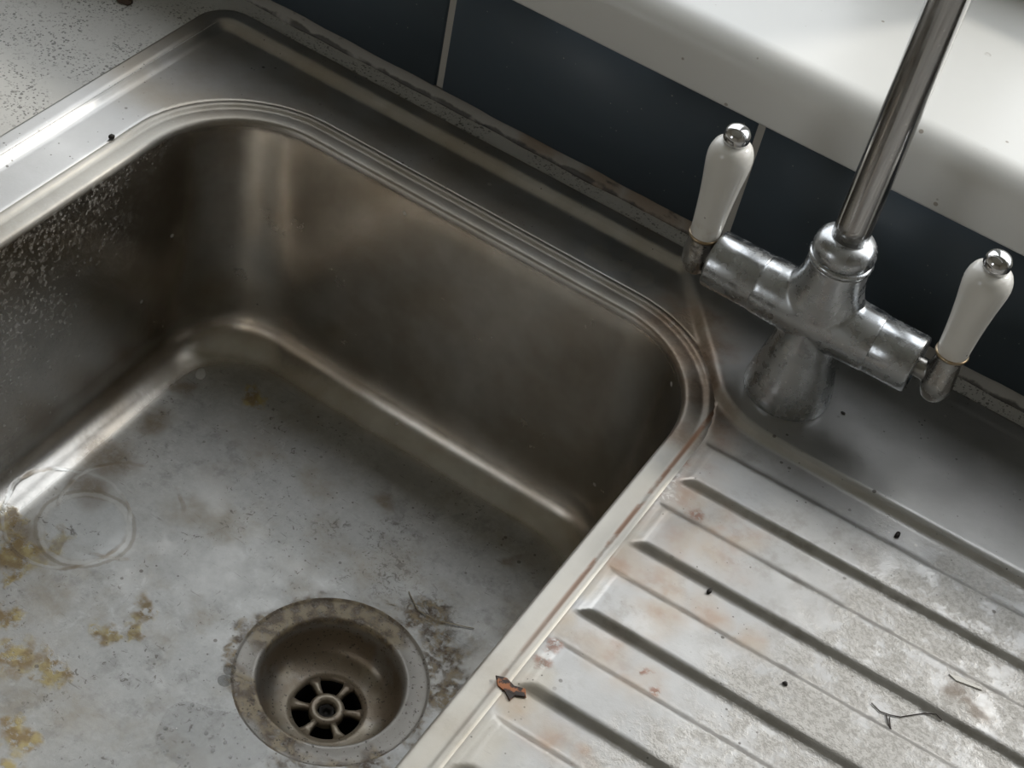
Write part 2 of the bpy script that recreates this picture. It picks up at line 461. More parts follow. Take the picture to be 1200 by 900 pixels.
def mat_worktop():
    n = NT('speckled_laminate')
    g = n.noise(40, 4)
    c = n.mix(g, (0.50, 0.49, 0.46), (0.60, 0.59, 0.56))
    s1 = n.specks(330, 0.46, 0.40)
    s2 = n.mx(n.specks(640, 0.60, 0.55, (2, 1, 0)), n.ss(n.noise(420, 3, 0.7), 0.58, 0.64))
    s3 = n.specks(430, 0.45, 0.30, (5, 5, 0))
    c = n.mix(n.mul(s3, 0.6), c, (0.62, 0.61, 0.58))
    c = n.mix(n.mul(n.mul(n.mx(s1, s2), n.ss(n.noise(36, 3), 0.34, 0.58)), 0.8), c, (0.10, 0.095, 0.085))
    n.bump(n.noise(300, 3), 0.15, 0.0004)
    return n.set(Base_Color=c, Roughness=n.mixf(g, 0.38, 0.5))


def mat_tile():
    n = NT('dark_blue_glazed_tile')
    g = n.noise(16, 4)
    c = n.mix(g, (0.058, 0.080, 0.100), (0.075, 0.098, 0.120))
    sp = n.mul(n.mx(n.specks(110, 0.26, 0.22), n.specks(260, 0.3, 0.12, (3, 3, 1))), n.ss(n.noise(14), 0.30, 0.50))
    c = n.mix(n.mul(sp, 0.7), c, (0.45, 0.45, 0.42))
    n.bump(n.noise(30, 3), 0.12, 0.0008)
    return n.set(Base_Color=c, Roughness=n.mixf(g, 0.46, 0.56))


def mat_sealant():
    n = NT('dirty_sealant')
    a = n.noise(30, 5, 0.65)
    c = n.mix(a, (0.24, 0.225, 0.20), (0.34, 0.325, 0.30))
    v = n.flat(0.02, 40)
    b = n.blobs([(-0.125, -0.004, 0.03), (-0.09, -0.004, 0.03), (-0.16, -0.004, 0.02), (-0.21, -0.004, 0.018), (-0.06, -0.004, 0.03)], v, 0.2)
    c = n.mix(n.mul(b, 0.6), c, (0.17, 0.10, 0.045))
    y_ = n.xyz()[1]
    line = n.mul(n.ss(n.add(y_, n.mul(n.noise(90, 3), 0.004)), -0.0016, -0.0026), n.ss(n.noise(45, 3, off=(1, 2, 1)), 0.36, 0.5))
    c = n.mix(n.mul(line, 0.85), c, (0.03, 0.025, 0.02))
    mold = n.ss(n.noise(120, 4, stretch=(0.4, 1, 1)), 0.62, 0.70)
    c = n.mix(n.mul(mold, 0.8), c, (0.03, 0.028, 0.025))
    n.bump(a, 0.5, 0.001)
    return n.set(Base_Color=c, Roughness=0.55)


def mat_sill():
    n = NT('white_gloss_sill')
    a = n.noise(20, 4)
    c = n.mix(a, (0.69, 0.685, 0.655), (0.74, 0.735, 0.705))
    sp = n.mx(n.specks(130, 0.20, 0.25), n.mul(n.specks(60, 0.16, 0.25, (3, 2, 1)), n.ss(n.noise(200), 0.4, 0.6)))
    c = n.mix(n.mul(sp, 0.65), c, (0.20, 0.15, 0.09))
    return n.set(Base_Color=c, Roughness=0.34)


M_BOWL, M_DECK, M_WASTE = mat_bowl(), mat_deck(), mat_waste()
M_CAST = mat_chrome('dull_cast_chrome', (0.45, 0.465, 0.48), 0.20, 0.8, 120)
M_SPOUT = mat_chrome('polished_chrome', (0.44, 0.43, 0.42), 0.10, 0.5, 260, (1.2, 1.2, 0.10))
M_BRIGHT = mat_chrome('bright_chrome', (0.60, 0.60, 0.60), 0.07, 0.2, 90)
M_ELBOW = mat_chrome('tarnished_chrome', (0.36, 0.34, 0.31), 0.22, 0.6, 90)
M_CERAMIC = mat_ceramic()
M_BRASS = mat_chrome('stained_brass_ring', (0.42, 0.31, 0.18), 0.3, 0.5, 120)
M_WORKTOP, M_TILE, M_SEAL, M_SILL = mat_worktop(), mat_tile(), mat_sealant(), mat_sill()
M_GROUT = plain('grey_grout', (0.42, 0.40, 0.36), 0.85)
M_PAINT = plain('cream_wall_paint', (0.80, 0.75, 0.67), 0.8)
M_CEIL = plain('white_ceiling_paint', (0.84, 0.83, 0.80), 0.9)
M_FLOOR = plain('brown_vinyl_floor', (0.42, 0.34, 0.26), 0.5)
M_UPVC = plain('white_window_plastic', (0.74, 0.75, 0.75), 0.3)
M_UNIT = plain('cream_cabinet_laminate', (0.50, 0.46, 0.38), 0.45)
M_DARK = plain('drain_shade_black', (0.012, 0.010, 0.008), 0.7)  # near-black colour stands in for shade inside the drain
M_CRUMB = plain('black_crumb', (0.02, 0.016, 0.013), 0.7)
M_WATER = plain('clear_water', (0.12, 0.13, 0.13), 0.04, Alpha=0.15, IOR=1.33)
M_SUDS = plain('soapy_water', (0.16, 0.17, 0.17), 0.05, Alpha=0.09, IOR=1.33)
M_BUB = plain('soap_bubble', (0.9, 0.9, 0.9), 0.05, Alpha=0.16, IOR=1.33)


# ------------------------------------------------------------------ mesh helpers
def obj(name, mesh, mat, parent=None, smooth=True):
    if isinstance(mesh, bmesh.types.BMesh):
        bm = mesh
        mesh = bpy.data.meshes.new(name)
        bm.normal_update()
        bm.to_mesh(mesh)
        bm.free()
    if mat and not mesh.materials:
        mesh.materials.append(mat)
    if smooth:
        for p in mesh.polygons: p.use_smooth = True
    o = bpy.data.objects.new(name, mesh)
    col.objects.link(o)
    if parent:
        o.parent = parent
        w = Vector((0, 0, 0)); p = parent
        while p: w += p.location; p = p.parent
        o.location = -w
    return o


def empty(name, loc):
    e = bpy.data.objects.new(name, None)
    e.empty_display_size = 0.03
    col.objects.link(e)
    e.location = loc
    return e


def tag(o, label=None, cat=None, group=None, kind=None):
    if label: o['label'] = label
    if cat: o['category'] = cat
    if group: o['group'] = group
    if kind: o['kind'] = kind
    return o


def box(bm, x0, x1, y0, y1, z0, z1):
    vs_ = [bm.verts.new((x, y, z)) for z in (z0, z1) for y in (y0, y1) for x in (x0, x1)]
    for f in ((0, 2, 3, 1), (4, 5, 7, 6), (0, 1, 5, 4), (2, 6, 7, 3), (0, 4, 6, 2), (1, 3, 7, 5)):
        bm.faces.new([vs_[i] for i in f])


def boxes(*bs):
    bm = bmesh.new()
    for b in bs: box(bm, *b)
    return bm


def bevel(o, w, seg=2):
    m = o.modifiers.new('bevel', 'BEVEL')
    m.width = w; m.segments = seg; m.limit_method = 'ANGLE'
    return o


def loops_mesh(bm, loops, closed=True, cap0=False, cap1=False):
    rows = [[bm.verts.new(p) for p in L] for L in loops]
    for a, b in zip(rows, rows[1:]):
        n = len(a)
        for i in range(n if closed else n - 1):
            j = (i + 1) % n
            bm.faces.new((a[i], a[j], b[j], b[i]))
    if cap0: bm.faces.new(list(reversed(rows[0])))
    if cap1: bm.faces.new(rows[-1])
    return rows


def lathe(bm, prof, c, axis='Z', n=40, sx=1.0, sy=1.0, cap0=True, cap1=True, sxy=None):
    """prof: list of (r, h) along the axis"""
    L = []
    for k, (r, h) in enumerate(prof):
        ax, ay = (sxy[k] if sxy else (1, 1))
        ring = []
        for i in range(n):
            a = 2 * math.pi * i / n
            u, v = r * math.cos(a) * ax * sx, r * math.sin(a) * ay * sy
            if axis == 'Z': p = (c[0] + u, c[1] + v, c[2] + h)
            elif axis == 'X': p = (c[0] + h, c[1] + u, c[2] + v)
            ring.append(p)
        L.append(ring)
    loops_mesh(bm, L, True, cap0, cap1)


def tube(bm, path, radii, n=20, cap=True):
    pts = [Vector(p) for p in path]
    L = []
    up = None
    for i, p in enumerate(pts):
        t = (pts[min(i + 1, len(pts) - 1)] - pts[max(i - 1, 0)]).normalized()
        if up is None:
            up = Vector((1, 0, 0)) if abs(t.x) < 0.8 else Vector((0, 1, 0))
        s = t.cross(up).normalized()
        up = s.cross(t).normalized()
        r = radii[i] if isinstance(radii, (list, tuple)) else radii
        L.append([p + r * (math.cos(2 * math.pi * k / n) * s + math.sin(2 * math.pi * k / n) * up) for k in range(n)])
    loops_mesh(bm, L, True, cap, cap)


def fix_normals(bm):
    bmesh.ops.recalc_face_normals(bm, faces=bm.faces[:])
    return bm


def smooth01(t):
    t = max(0.0, min(1.0, t))
    return t * t * (3 - 2 * t)


# ------------------------------------------------------------------ room shell
RX0, RX1, RY0, RZ0, RZ1 = -1.9, 1.7, -2.6, -0.90, 1.50
WALL_Y = 0.0015
SILL_B = 0.1013


def struct(o):
    o['kind'] = 'structure'
    return o


wall_back = struct(obj('wall_back', boxes(
    (RX0, RX1, WALL_Y, 0.26, RZ0, SILL_B),
    (RX0, WX0, WALL_Y, 0.26, SILL_B, RZ1),
    (WX1, RX1, WALL_Y, 0.26, SILL_B, RZ1),
    (WX0, WX1, WALL_Y, 0.26, WZ1, RZ1)), M_GROUT, smooth=False))
struct(obj('wall_left', boxes((RX0 - 0.1, RX0, RY0, 0.26, RZ0, RZ1)), M_PAINT, smooth=False))
struct(obj('wall_right', boxes((RX1, RX1 + 0.1, RY0, 0.26, RZ0, RZ1)), M_PAINT, smooth=False))
struct(obj('wall_front', boxes((RX0 - 0.1, V0, RY0 - 0.1, RY0, RZ0, RZ1), (V1, RX1 + 0.1, RY0 - 0.1, RY0, RZ0, RZ1),
                               (V0, V1, RY0 - 0.1, RY0, RZ0, VZ0), (V0, V1, RY0 - 0.1, RY0, VZ1, RZ1)), M_PAINT, smooth=False))
fill_window = struct(obj('fill_window', boxes((V0, V1, RY0 - 0.08, RY0 - 0.03, VZ0, VZ0 + 0.05), (V0, V1, RY0 - 0.08, RY0 - 0.03, VZ1 - 0.05, VZ1),
                                        (V0, V0 + 0.05, RY0 - 0.08, RY0 - 0.03, VZ0 + 0.05, VZ1 - 0.05), (V1 - 0.05, V1, RY0 - 0.08, RY0 - 0.03, VZ0 + 0.05, VZ1 - 0.05)), M_UPVC, smooth=False))  # frame of the added fill window, there only for its light
struct(obj('floor', boxes((RX0 - 0.1, RX1 + 0.1, RY0 - 0.1, 0.26, RZ0 - 0.05, RZ0)), M_FLOOR, smooth=False))
struct(obj('ceiling', boxes((RX0 - 0.1, RX1 + 0.1, RY0 - 0.1, 0.26, RZ1, RZ1 + 0.05)), M_CEIL, smooth=False))

# glazed tiles, one object each, on the wall under the sill (joints every 200 mm)
TZ0, TZ1 = 0.0085, SILL_B
tile_mesh = None
JOINT = 0.0045
for k in range(-7, 7):
    xc = -0.1815 + k * 0.2015
    if tile_mesh is None:
        w = 0.2015 - JOINT
        bm = boxes((-w / 2, w / 2, -0.006, 0.004, TZ0, TZ1))
        bmesh.ops.bevel(bm, geom=[e for e in bm.edges], offset=0.0012, segments=2, affect='EDGES')
        t = obj('tile', bm, M_TILE, wall_back)
        tile_mesh = t.data
    else:
        t = obj('tile', tile_mesh, None, wall_back)
    t.location = (xc, 0.006, 0)

# window: frame with two casements set back in the opening
window_1 = struct(obj('window_1', boxes(
    (WX0, WX1, 0.16, 0.22, WZ0 - 0.001, WZ0 + 0.046), (WX0, WX1, 0.16, 0.22, WZ1 - 0.06, WZ1),
    (WX0, WX0 + 0.06, 0.16, 0.22, WZ0 + 0.046, WZ1 - 0.06), (WX1 - 0.06, WX1, 0.16, 0.22, WZ0 + 0.046, WZ1 - 0.06)), M_UPVC, smooth=False))
XM = -0.04
obj('mullion', boxes((XM - 0.05, XM + 0.05, 0.16, 0.22, WZ0 + 0.046, WZ1 - 0.06)), M_UPVC, window_1, smooth=False)


def sill_mesh():
    y0, y1, z0, z1, r = -0.0150, 0.165, SILL_B, 0.1405, 0.017
    prof = [(y1, z0), (y0 + 0.003, z0)]
    for i in range(4):
        a = math.pi * 1.5 - i / 3 * math.pi / 2
        prof.append((y0 + 0.003 + 0.003 * math.cos(a), z0 + 0.003 + 0.003 * math.sin(a)))
    for i in range(13):
        a = math.pi - i / 12 * math.pi / 2
        prof.append((y0 + r + r * math.cos(a), z1 - r + r * math.sin(a)))
    prof.append((y1, z1))
    bm = bmesh.new()
    X = [WX0, WX1]
    L = [[(x, p[0], p[1]) for p in prof] for x in X]
    loops_mesh(bm, L, True, True, True)
    return fix_normals(bm)


sill = obj('window_sill', sill_mesh(), M_SILL)
es = sill.modifiers.new('edges', 'EDGE_SPLIT'); es.split_angle = math.radians(50)
tag(sill, 'white bullnosed windowsill above the dark blue tiles', 'windowsill')

# ------------------------------------------------------------------ worktop with the sink cut-out
SX0, SX1, SY0, SY1, SR = -0.4377, 0.5625, -0.5600, -0.0165, 0.022     # sink outline
WT = 0.0040
worktop = obj('worktop', boxes(
    (-1.70, SX0 + 0.012, -0.64, WALL_Y - 0.0005, -0.036, WT), (SX1 - 0.012, 1.45, -0.64, WALL_Y - 0.0005, -0.036, WT),
    (SX0 + 0.012, SX1 - 0.012, SY1 - 0.010, WALL_Y - 0.0005, -0.036, WT), (SX0 + 0.012, SX1 - 0.012, -0.64, SY0 + 0.012, -0.036, WT)), M_WORKTOP, smooth=False)
tag(worktop, 'grey speckled laminate worktop around the steel sink', 'worktop')


def sealant_mesh():
    prof = [(0.001, WT - 0.001), (-0.0050, WT - 0.001), (-0.0048, WT + 0.0012), (-0.0036, WT + 0.0028), (-0.0018, WT + 0.0048), (-0.0006, WT + 0.0062), (0.001, WT + 0.0066)]
    bm = bmesh.new()
    L = []
    n = 400
    for i in range(n + 1):
        x = -1.7 + i / n * 3.15
        k = 1 + 0.10 * math.sin(x * 61) + 0.07 * math.sin(x * 143 + 1) + random.uniform(-.05, .05)
        L.append([(x, y * (k if y < 0 else 1), WT + (z - WT) * (0.5 + 0.5 * k)) for y, z in prof])
    loops_mesh(bm, L, True, True, True)
    return fix_normals(bm)


struct(obj('trim_1', sealant_mesh(), M_SEAL))

# ------------------------------------------------------------------ sink
sink = empty('kitchen_sink', (0.06, -0.267, -0.20))
tag(sink, 'stained stainless steel sink with ribbed drainer set into the worktop', 'sink')

BX0, BX1, BY0, BY1, BR = -0.3795, -0.0345, -0.504, -0.0820, 0.064   # bowl mouth
WC = (-0.1383, -0.2745)                                               # waste centre
ZF = -0.176
FK = 1.0078


def fp(x, y):
    return (0.1152 + (x - 0.1152) * FK, -0.7243 + (y + 0.7243) * FK)


NSEG = 20


def rrect(o, radius=None, m=22):
    """rounded rectangle, o = outward offset, points counter-clockwise"""
    x0, x1, y0, y1 = BX0 - o, BX1 + o, BY0 - o, BY1 + o
    r = BR + o if radius is None else radius
    pts = []
    corners = [(x1 - r, y1 - r, 0), (x0 + r, y1 - r, 90), (x0 + r, y0 + r, 180), (x1 - r, y0 + r, 270)]
    for ci, (cx, cy, a0) in enumerate(corners):
        for i in range(NSEG + 1):
            a = math.radians(a0 + 90 * i / NSEG)
            pts.append((cx + r * math.cos(a), cy + r * math.sin(a)))
        nx, ny, na = corners[(ci + 1) % 4]
        a = math.radians(na)
        q = (nx + r * math.cos(a), ny + r * math.sin(a))
        p = pts[-1]
        for i in range(1, m):
            t = i / m
            pts.append((p[0] + (q[0] - p[0]) * t, p[1] + (q[1] - p[1]) * t))
    return pts


def bowl_mesh():
    L = []

    def add(o, z, rad=None):
        L.append([(x, y, z) for x, y in rrect(o, rad)])
    for o, z in ((0.0170, -0.0004), (0.0156, 0.0001), (0.0140, 0.0002), (0.0130, 0.0000), (0.0122, -0.0005), (0.0112, -0.0011), (0.0102, -0.0014), (0.0090, -0.0013), (0.0075, -0.0012), (0.0050, -0.0012),
                 (0.0030, -0.0013), (0.0017, -0.0015), (0.0008, -0.0020), (0.0002, -0.0028), (-0.0003, -0.0040), (-0.0012, -0.0080)):
        add(o, z)
    ztop, zfil, R = -0.008, -0.1465, 0.028
    for i in range(1, 15):
        t = i / 14
        add(-0.0012 - 0.0075 * t, ztop + (zfil - ztop) * t, BR - 0.002 - 0.004 * t)
    o0 = -0.0087
    for i in range(1, 13):
        a = i / 12 * math.radians(86)
        add(o0 - R * (1 - math.cos(a)), zfil - R * math.sin(a), BR - 0.006 - R * (1 - math.cos(a)) * 0.6)
    oe = o0 - R
    last = L[-1]
    ze = last[0][2]
    circ = []
    for x, y, z in last:
        a = math.atan2(y - WC[1], x - WC[0])
        circ.append((WC[0] + 0.0558 * math.cos(a), WC[1] + 0.0558 * math.sin(a), ZF - 0.0004))
    for i in range(1, 29):
        t = i / 28
        e = 1 - (1 - t) ** 2
        L.append([(p[0] + (q[0] - p[0]) * t, p[1] + (q[1] - p[1]) * t, ze + (q[2] - ze) * e) for p, q in zip(last, circ)])
    bm = bmesh.new()
    loops_mesh(bm, L)
    fix = bm
    for f in fix.faces: pass
    bmesh.ops.reverse_faces(fix, faces=[])
    return fix


def sd_rrect(x, y, x0, x1, y0, y1, r):
    cx, cy, hx, hy = (x0 + x1) / 2, (y0 + y1) / 2, (x1 - x0) / 2 - r, (y1 - y0) / 2 - r
    qx, qy = abs(x - cx) - hx, abs(y - cy) - hy
    return math.hypot(max(qx, 0), max(qy, 0)) + min(max(qx, qy), 0) - r


PAN_X = -0.0165
PAN_H = 0.0034


def ramp(d, w):
    """0..1 over the width w with lightly rounded shoulders"""
    t = max(0.0, min(1.0, d / w))
    return 0.35 * t + 0.65 * smooth01(t)


def deck_z(x, y):
    d = -sd_rrect(x, y, SX0, SX1, SY0, SY1, SR)          # distance inside the outline
    fl = 0.0050 * (1 - ramp(d - 0.0095, 0.0085))
    fl -= 0.0010 * (1 - smooth01(d / 0.0012))
    # tap ledge
    h1 = y + 0.1225
    h2 = (x + 0.0815) * 0.776 + (y + 0.0441) * 0.63
    k = 0.020
    hh = max(0.0, min(1.0, 0.5 + 0.5 * (h2 - h1) / k))
    dl = h2 + (h1 - h2) * hh - k * hh * (1 - hh)
    wl = 0.0060 + 0.003 * smooth01((x - 0.02) / 0.2)
    led = 0.0046 * ramp(dl, wl)
    if x > SX1 - 0.05: led *= smooth01((SX1 - 0.03 - x) / 0.02)
    z = max(fl, led)
    # raised ribs of the drainer
    for i in range(7):
        yf = -0.1750 - 0.0515 * i + 0.025 * (x + 0.014)
        yb = yf + 0.0350
        df = y - yf
        db = yb - y
        if df < 0 or db < 0: continue
        de = min(x - PAN_X, SX1 - 0.035 - x)
        if de < 0: continue
        v = min(ramp(df, 0.0052), ramp(db, 0.0060), ramp(de, 0.0090))
        z = max(z, PAN_H * v)
    ob = sd_rrect(x, y, BX0, BX1, BY0, BY1, BR)
    z -= 0.004 * (1 - smooth01((ob - 0.0135) / 0.0030))
    return z


def deck_mesh():
    xs, ys = [], []
    x = SX0
    while x < SX1 + 0.003:
        xs.append(x); x += (0.001 if x < -0.40 else 0.002) if x < 0.24 else 0.004
    y = SY1
    while y > SY0 - 0.0025:
        ys.append(y); y -= 0.00125 if y > -0.42 else 0.0025
    sd = {}
    V, idx = [], {}
    faces = []

    def sdo(i, j):
        if (i, j) not in sd: sd[(i, j)] = sd_rrect(xs[i], ys[j], SX0, SX1, SY0, SY1, SR)
        return sd[(i, j)]

    def vert(i, j):
        if (i, j) in idx: return idx[(i, j)]
        px, py = xs[i], ys[j]
        s = sdo(i, j)
        if s > 0:                                          # snap to the outline
            e = 1e-4
            for _ in range(3):
                s = sd_rrect(px, py, SX0, SX1, SY0, SY1, SR)
                gx = (sd_rrect(px + e, py, SX0, SX1, SY0, SY1, SR) - s) / e
                gy = (sd_rrect(px, py + e, SX0, SX1, SY0, SY1, SR) - s) / e
                px -= gx * s; py -= gy * s
        idx[(i, j)] = len(V)
        V.append((px, py, deck_z(px, py)))
        return idx[(i, j)]
    for i in range(len(xs) - 1):
        for j in range(len(ys) - 1):
            c = ((i, j), (i, j + 1), (i + 1, j + 1), (i + 1, j))
            if all(sdo(*q) >= -1e-9 for q in c): continue
            bx, by = (xs[i] + xs[i + 1]) / 2, (ys[j] + ys[j + 1]) / 2
            if sd_rrect(bx, by, BX0, BX1, BY0, BY1, BR) < 0.010: continue
            faces.append([vert(*q) for q in c])
    me = bpy.data.meshes.new('drainer_deck')
    me.from_pydata(V, [], faces)
    bm = bmesh.new(); bm.from_mesh(me)
    bmesh.ops.remove_doubles(bm, verts=bm.verts[:], dist=1e-6)
    rim = [e for e in bm.edges if e.is_boundary and all(abs(sd_rrect(v.co.x, v.co.y, SX0, SX1, SY0, SY1, SR)) < 1e-4 for v in e.verts)]
    r = bmesh.ops.extrude_edge_only(bm, edges=rim)
    for g in r['geom']:
        if isinstance(g, bmesh.types.BMVert): g.co.z = WT - 0.0008
    bmesh.ops.recalc_face_normals(bm, faces=bm.faces[:])
    bpy.data.meshes.remove(me)
    return bm


deck = obj('drainer_deck', deck_mesh(), M_DECK, sink)
tag(deck, 'ribbed steel drainer and rim with tea stains and white scale')
bowl = obj('bowl', bowl_mesh(), M_BOWL, sink)
tag(bowl, 'deep rectangular bowl with dull scaled floor')


def waste_mesh():
    prof = [(0.0560, -0.0004), (0.0550, -0.0006), (0.0542, -0.0016), (0.0535, -0.0020), (0.0510, -0.0021), (0.0470, -0.0019), (0.0442, -0.0014), (0.0430, -0.0012), (0.0421, -0.0016),
            (0.0415, -0.0030), (0.0408, -0.0060), (0.0400, -0.0120), (0.0388, -0.0180), (0.0366, -0.0232), (0.0330, -0.0268), (0.0285, -0.0288), (0.0235, -0.0298), (0.0205, -0.0303), (0.0200, -0.0330)]
    bm = bmesh.new()
    lathe(bm, [(q * FK, h) for q, h in prof], (WC[0], WC[1], ZF), n=72, cap0=False, cap1=False)
    return bm


waste = obj('waste_outlet', waste_mesh(), M_WASTE, sink)
tag(waste, 'round recessed drain crusted with brown scale')


def strainer_mesh():
    bm = bmesh.new()
    c = (WC[0], WC[1], ZF - 0.0315)
    # hub ring with a hollow centre
    lathe(bm, [(0.0054, -0.0045), (0.0056, 0.0004), (0.0064, 0.0012), (0.0086, 0.0014), (0.0101, 0.0008), (0.0105, -0.0012), (0.0105, -0.0045)], c, n=24, cap0=False, cap1=False)
    # six spokes
    for i in range(6):
        a = math.radians(60 * i + 27)
        u = Vector((math.cos(a), math.sin(a), 0)); s = Vector((-u.y, u.x, 0))
        L = []
        for r, w in ((0.0090, 0.0018), (0.0130, 0.0017), (0.0168, 0.0022), (0.0212, 0.0042)):
            p = Vector(c) + u * r + Vector((0, 0, (r - 0.008) / 0.013 * 0.0009))
            L.append([p - s * w + Vector((0, 0, -0.004)), p - s * w, p - s * w * 0.5 + Vector((0, 0, 0.0006)), p + s * w * 0.5 + Vector((0, 0, 0.0006)), p + s * w, p + s * w + Vector((0, 0, -0.004))])
        loops_mesh(bm, L, True, True, True)
    return fix_normals(bm)


obj('strainer', strainer_mesh(), M_WASTE, waste)
bm = bmesh.new()
lathe(bm, [(0.0044, -0.004), (0.0050, -0.004), (0.0050, 0.0), (0.0044, 0.0), (0.0026, -0.001), (0.0026, -0.003)], (WC[0], WC[1], ZF - 0.0335), n=6, cap0=False, cap1=True)
obj('strainer_screw', fix_normals(bm), M_DARK, waste)  # screw coloured black so the hub hole looks dark
bm = bmesh.new()
lathe(bm, [(0.0205, -0.0318), (0.0206, -0.06), (0.0206, -0.10)], (WC[0], WC[1], ZF), n=36, cap0=False, cap1=True)
obj('drain_pipe', bm, M_DARK, waste)

# ------------------------------------------------------------------ mixer tap
TX, TY = 0.0013, -0.0808
LZ = 0.0046
tap = empty('mixer_tap', (TX, TY, LZ))
tag(tap, 'dull chrome two-handle mixer tap with white levers behind the bowl', 'tap')
AZ = 0.0617


def tap_body():
    bm = bmesh.new()
    # foot and pillar
    lathe(bm, [(0.0236, LZ - 0.0004), (0.0240, LZ + 0.0012), (0.0236, LZ + 0.006), (0.0222, LZ + 0.014), (0.0198, LZ + 0.024), (0.0176, LZ + 0.034), (0.0165, LZ + 0.044), (0.0160, AZ)],
          (TX, TY, 0), n=48)
    # horizontal barrel
    lathe(bm, [(0.0160, -0.0335), (0.0163, -0.030), (0.0166, -0.02), (0.0168, 0.0), (0.0166, 0.02), (0.0163, 0.030), (0.0160, 0.0335)], (TX, TY, AZ), axis='X', n=48)
    # neck rising from the barrel, flared along it
    pr = [(0.0164, AZ - 0.004, 1.75), (0.0164, 0.0680, 1.62), (0.0163, 0.0735, 1.42), (0.0162, 0.0790, 1.20), (0.0161, 0.0840, 1.08), (0.0159, 0.0900, 1.02), (0.0157, 0.0985, 1.0)]
    lathe(bm, [(r, h) for r, h, s in pr], (TX, TY, 0), n=48, sxy=[(s, 1.0) for r, h, s in pr])
    return fix_normals(bm)


o = obj('tap_body', tap_body(), M_CAST, tap)
rm = o.modifiers.new('fuse', 'REMESH'); rm.mode = 'VOXEL'; rm.voxel_size = 0.0007; rm.use_smooth_shade = True
sm = o.modifiers.new('soften', 'SMOOTH'); sm.factor = 0.5; sm.iterations = 14

for s, xa, xb in ((-1, 0.0332, 0.0617), (1, 0.0332, 0.0560)):
    bm = bmesh.new()
    pr = [(0.0120, xa - 0.003), (0.0153, xa - 0.0005), (0.0157, xa + 0.0004), (0.0157, xb - 0.0018), (0.0154, xb - 0.0006), (0.0145, xb), (0.0110, xb + 0.0001), (0.0108, xb - 0.0012), (0.0060, xb - 0.0013)]
    lathe(bm, [(r, s * h) for r, h in pr], (TX, TY, AZ), axis='X', n=48)
    obj('end_sleeve', fix_normals(bm), M_CAST, tap)

# collar and dome on the neck
bm = bmesh.new()
lathe(bm, [(0.0145, 0.0970), (0.0163, 0.0984), (0.0168, 0.0998), (0.0163, 0.1012), (0.0150, 0.1018)], (TX, TY, 0), n=48)
obj('collar', fix_normals(bm), M_CAST, tap)
bm = bmesh.new()
lathe(bm, [(0.0152, 0.1008), (0.0160, 0.1030), (0.0162, 0.1060), (0.0154, 0.1095), (0.0134, 0.1122), (0.0106, 0.1134), (0.0094, 0.1138)], (TX, TY, 0), n=48)
obj('spout_socket', fix_normals(bm), M_CAST, tap)

# tall swivel spout, swung over the drainer
path = [(TX, TY, 0.111 + 0.0125 * i) for i in range(17)]
sd_ = Vector((0.93, -0.37, 0)).normalized()
zc = path[-1][2]
R_ = 0.075
for i in range(1, 25):
    a = math.pi * i / 24 * 1.0
    p = Vector((TX, TY, zc)) + sd_ * (R_ - R_ * math.cos(a)) + Vector((0, 0, R_ * math.sin(a)))
    path.append(tuple(p))
for i in range(1, 4):
    path.append((path[-1][0], path[-1][1], path[-1][2] - 0.012))
bm = bmesh.new()
tube(bm, path, 0.0093, 32)
obj('spout', fix_normals(bm), M_SPOUT, tap)
tip = Vector(path[-1])
bm = bmesh.new()
lathe(bm, [(0.0108, 0.004), (0.0112, 0.0), (0.0112, -0.010), (0.0100, -0.012), (0.006, -0.010)], tuple(tip), n=32)
obj('aerator', fix_normals(bm), M_BRIGHT, tap)


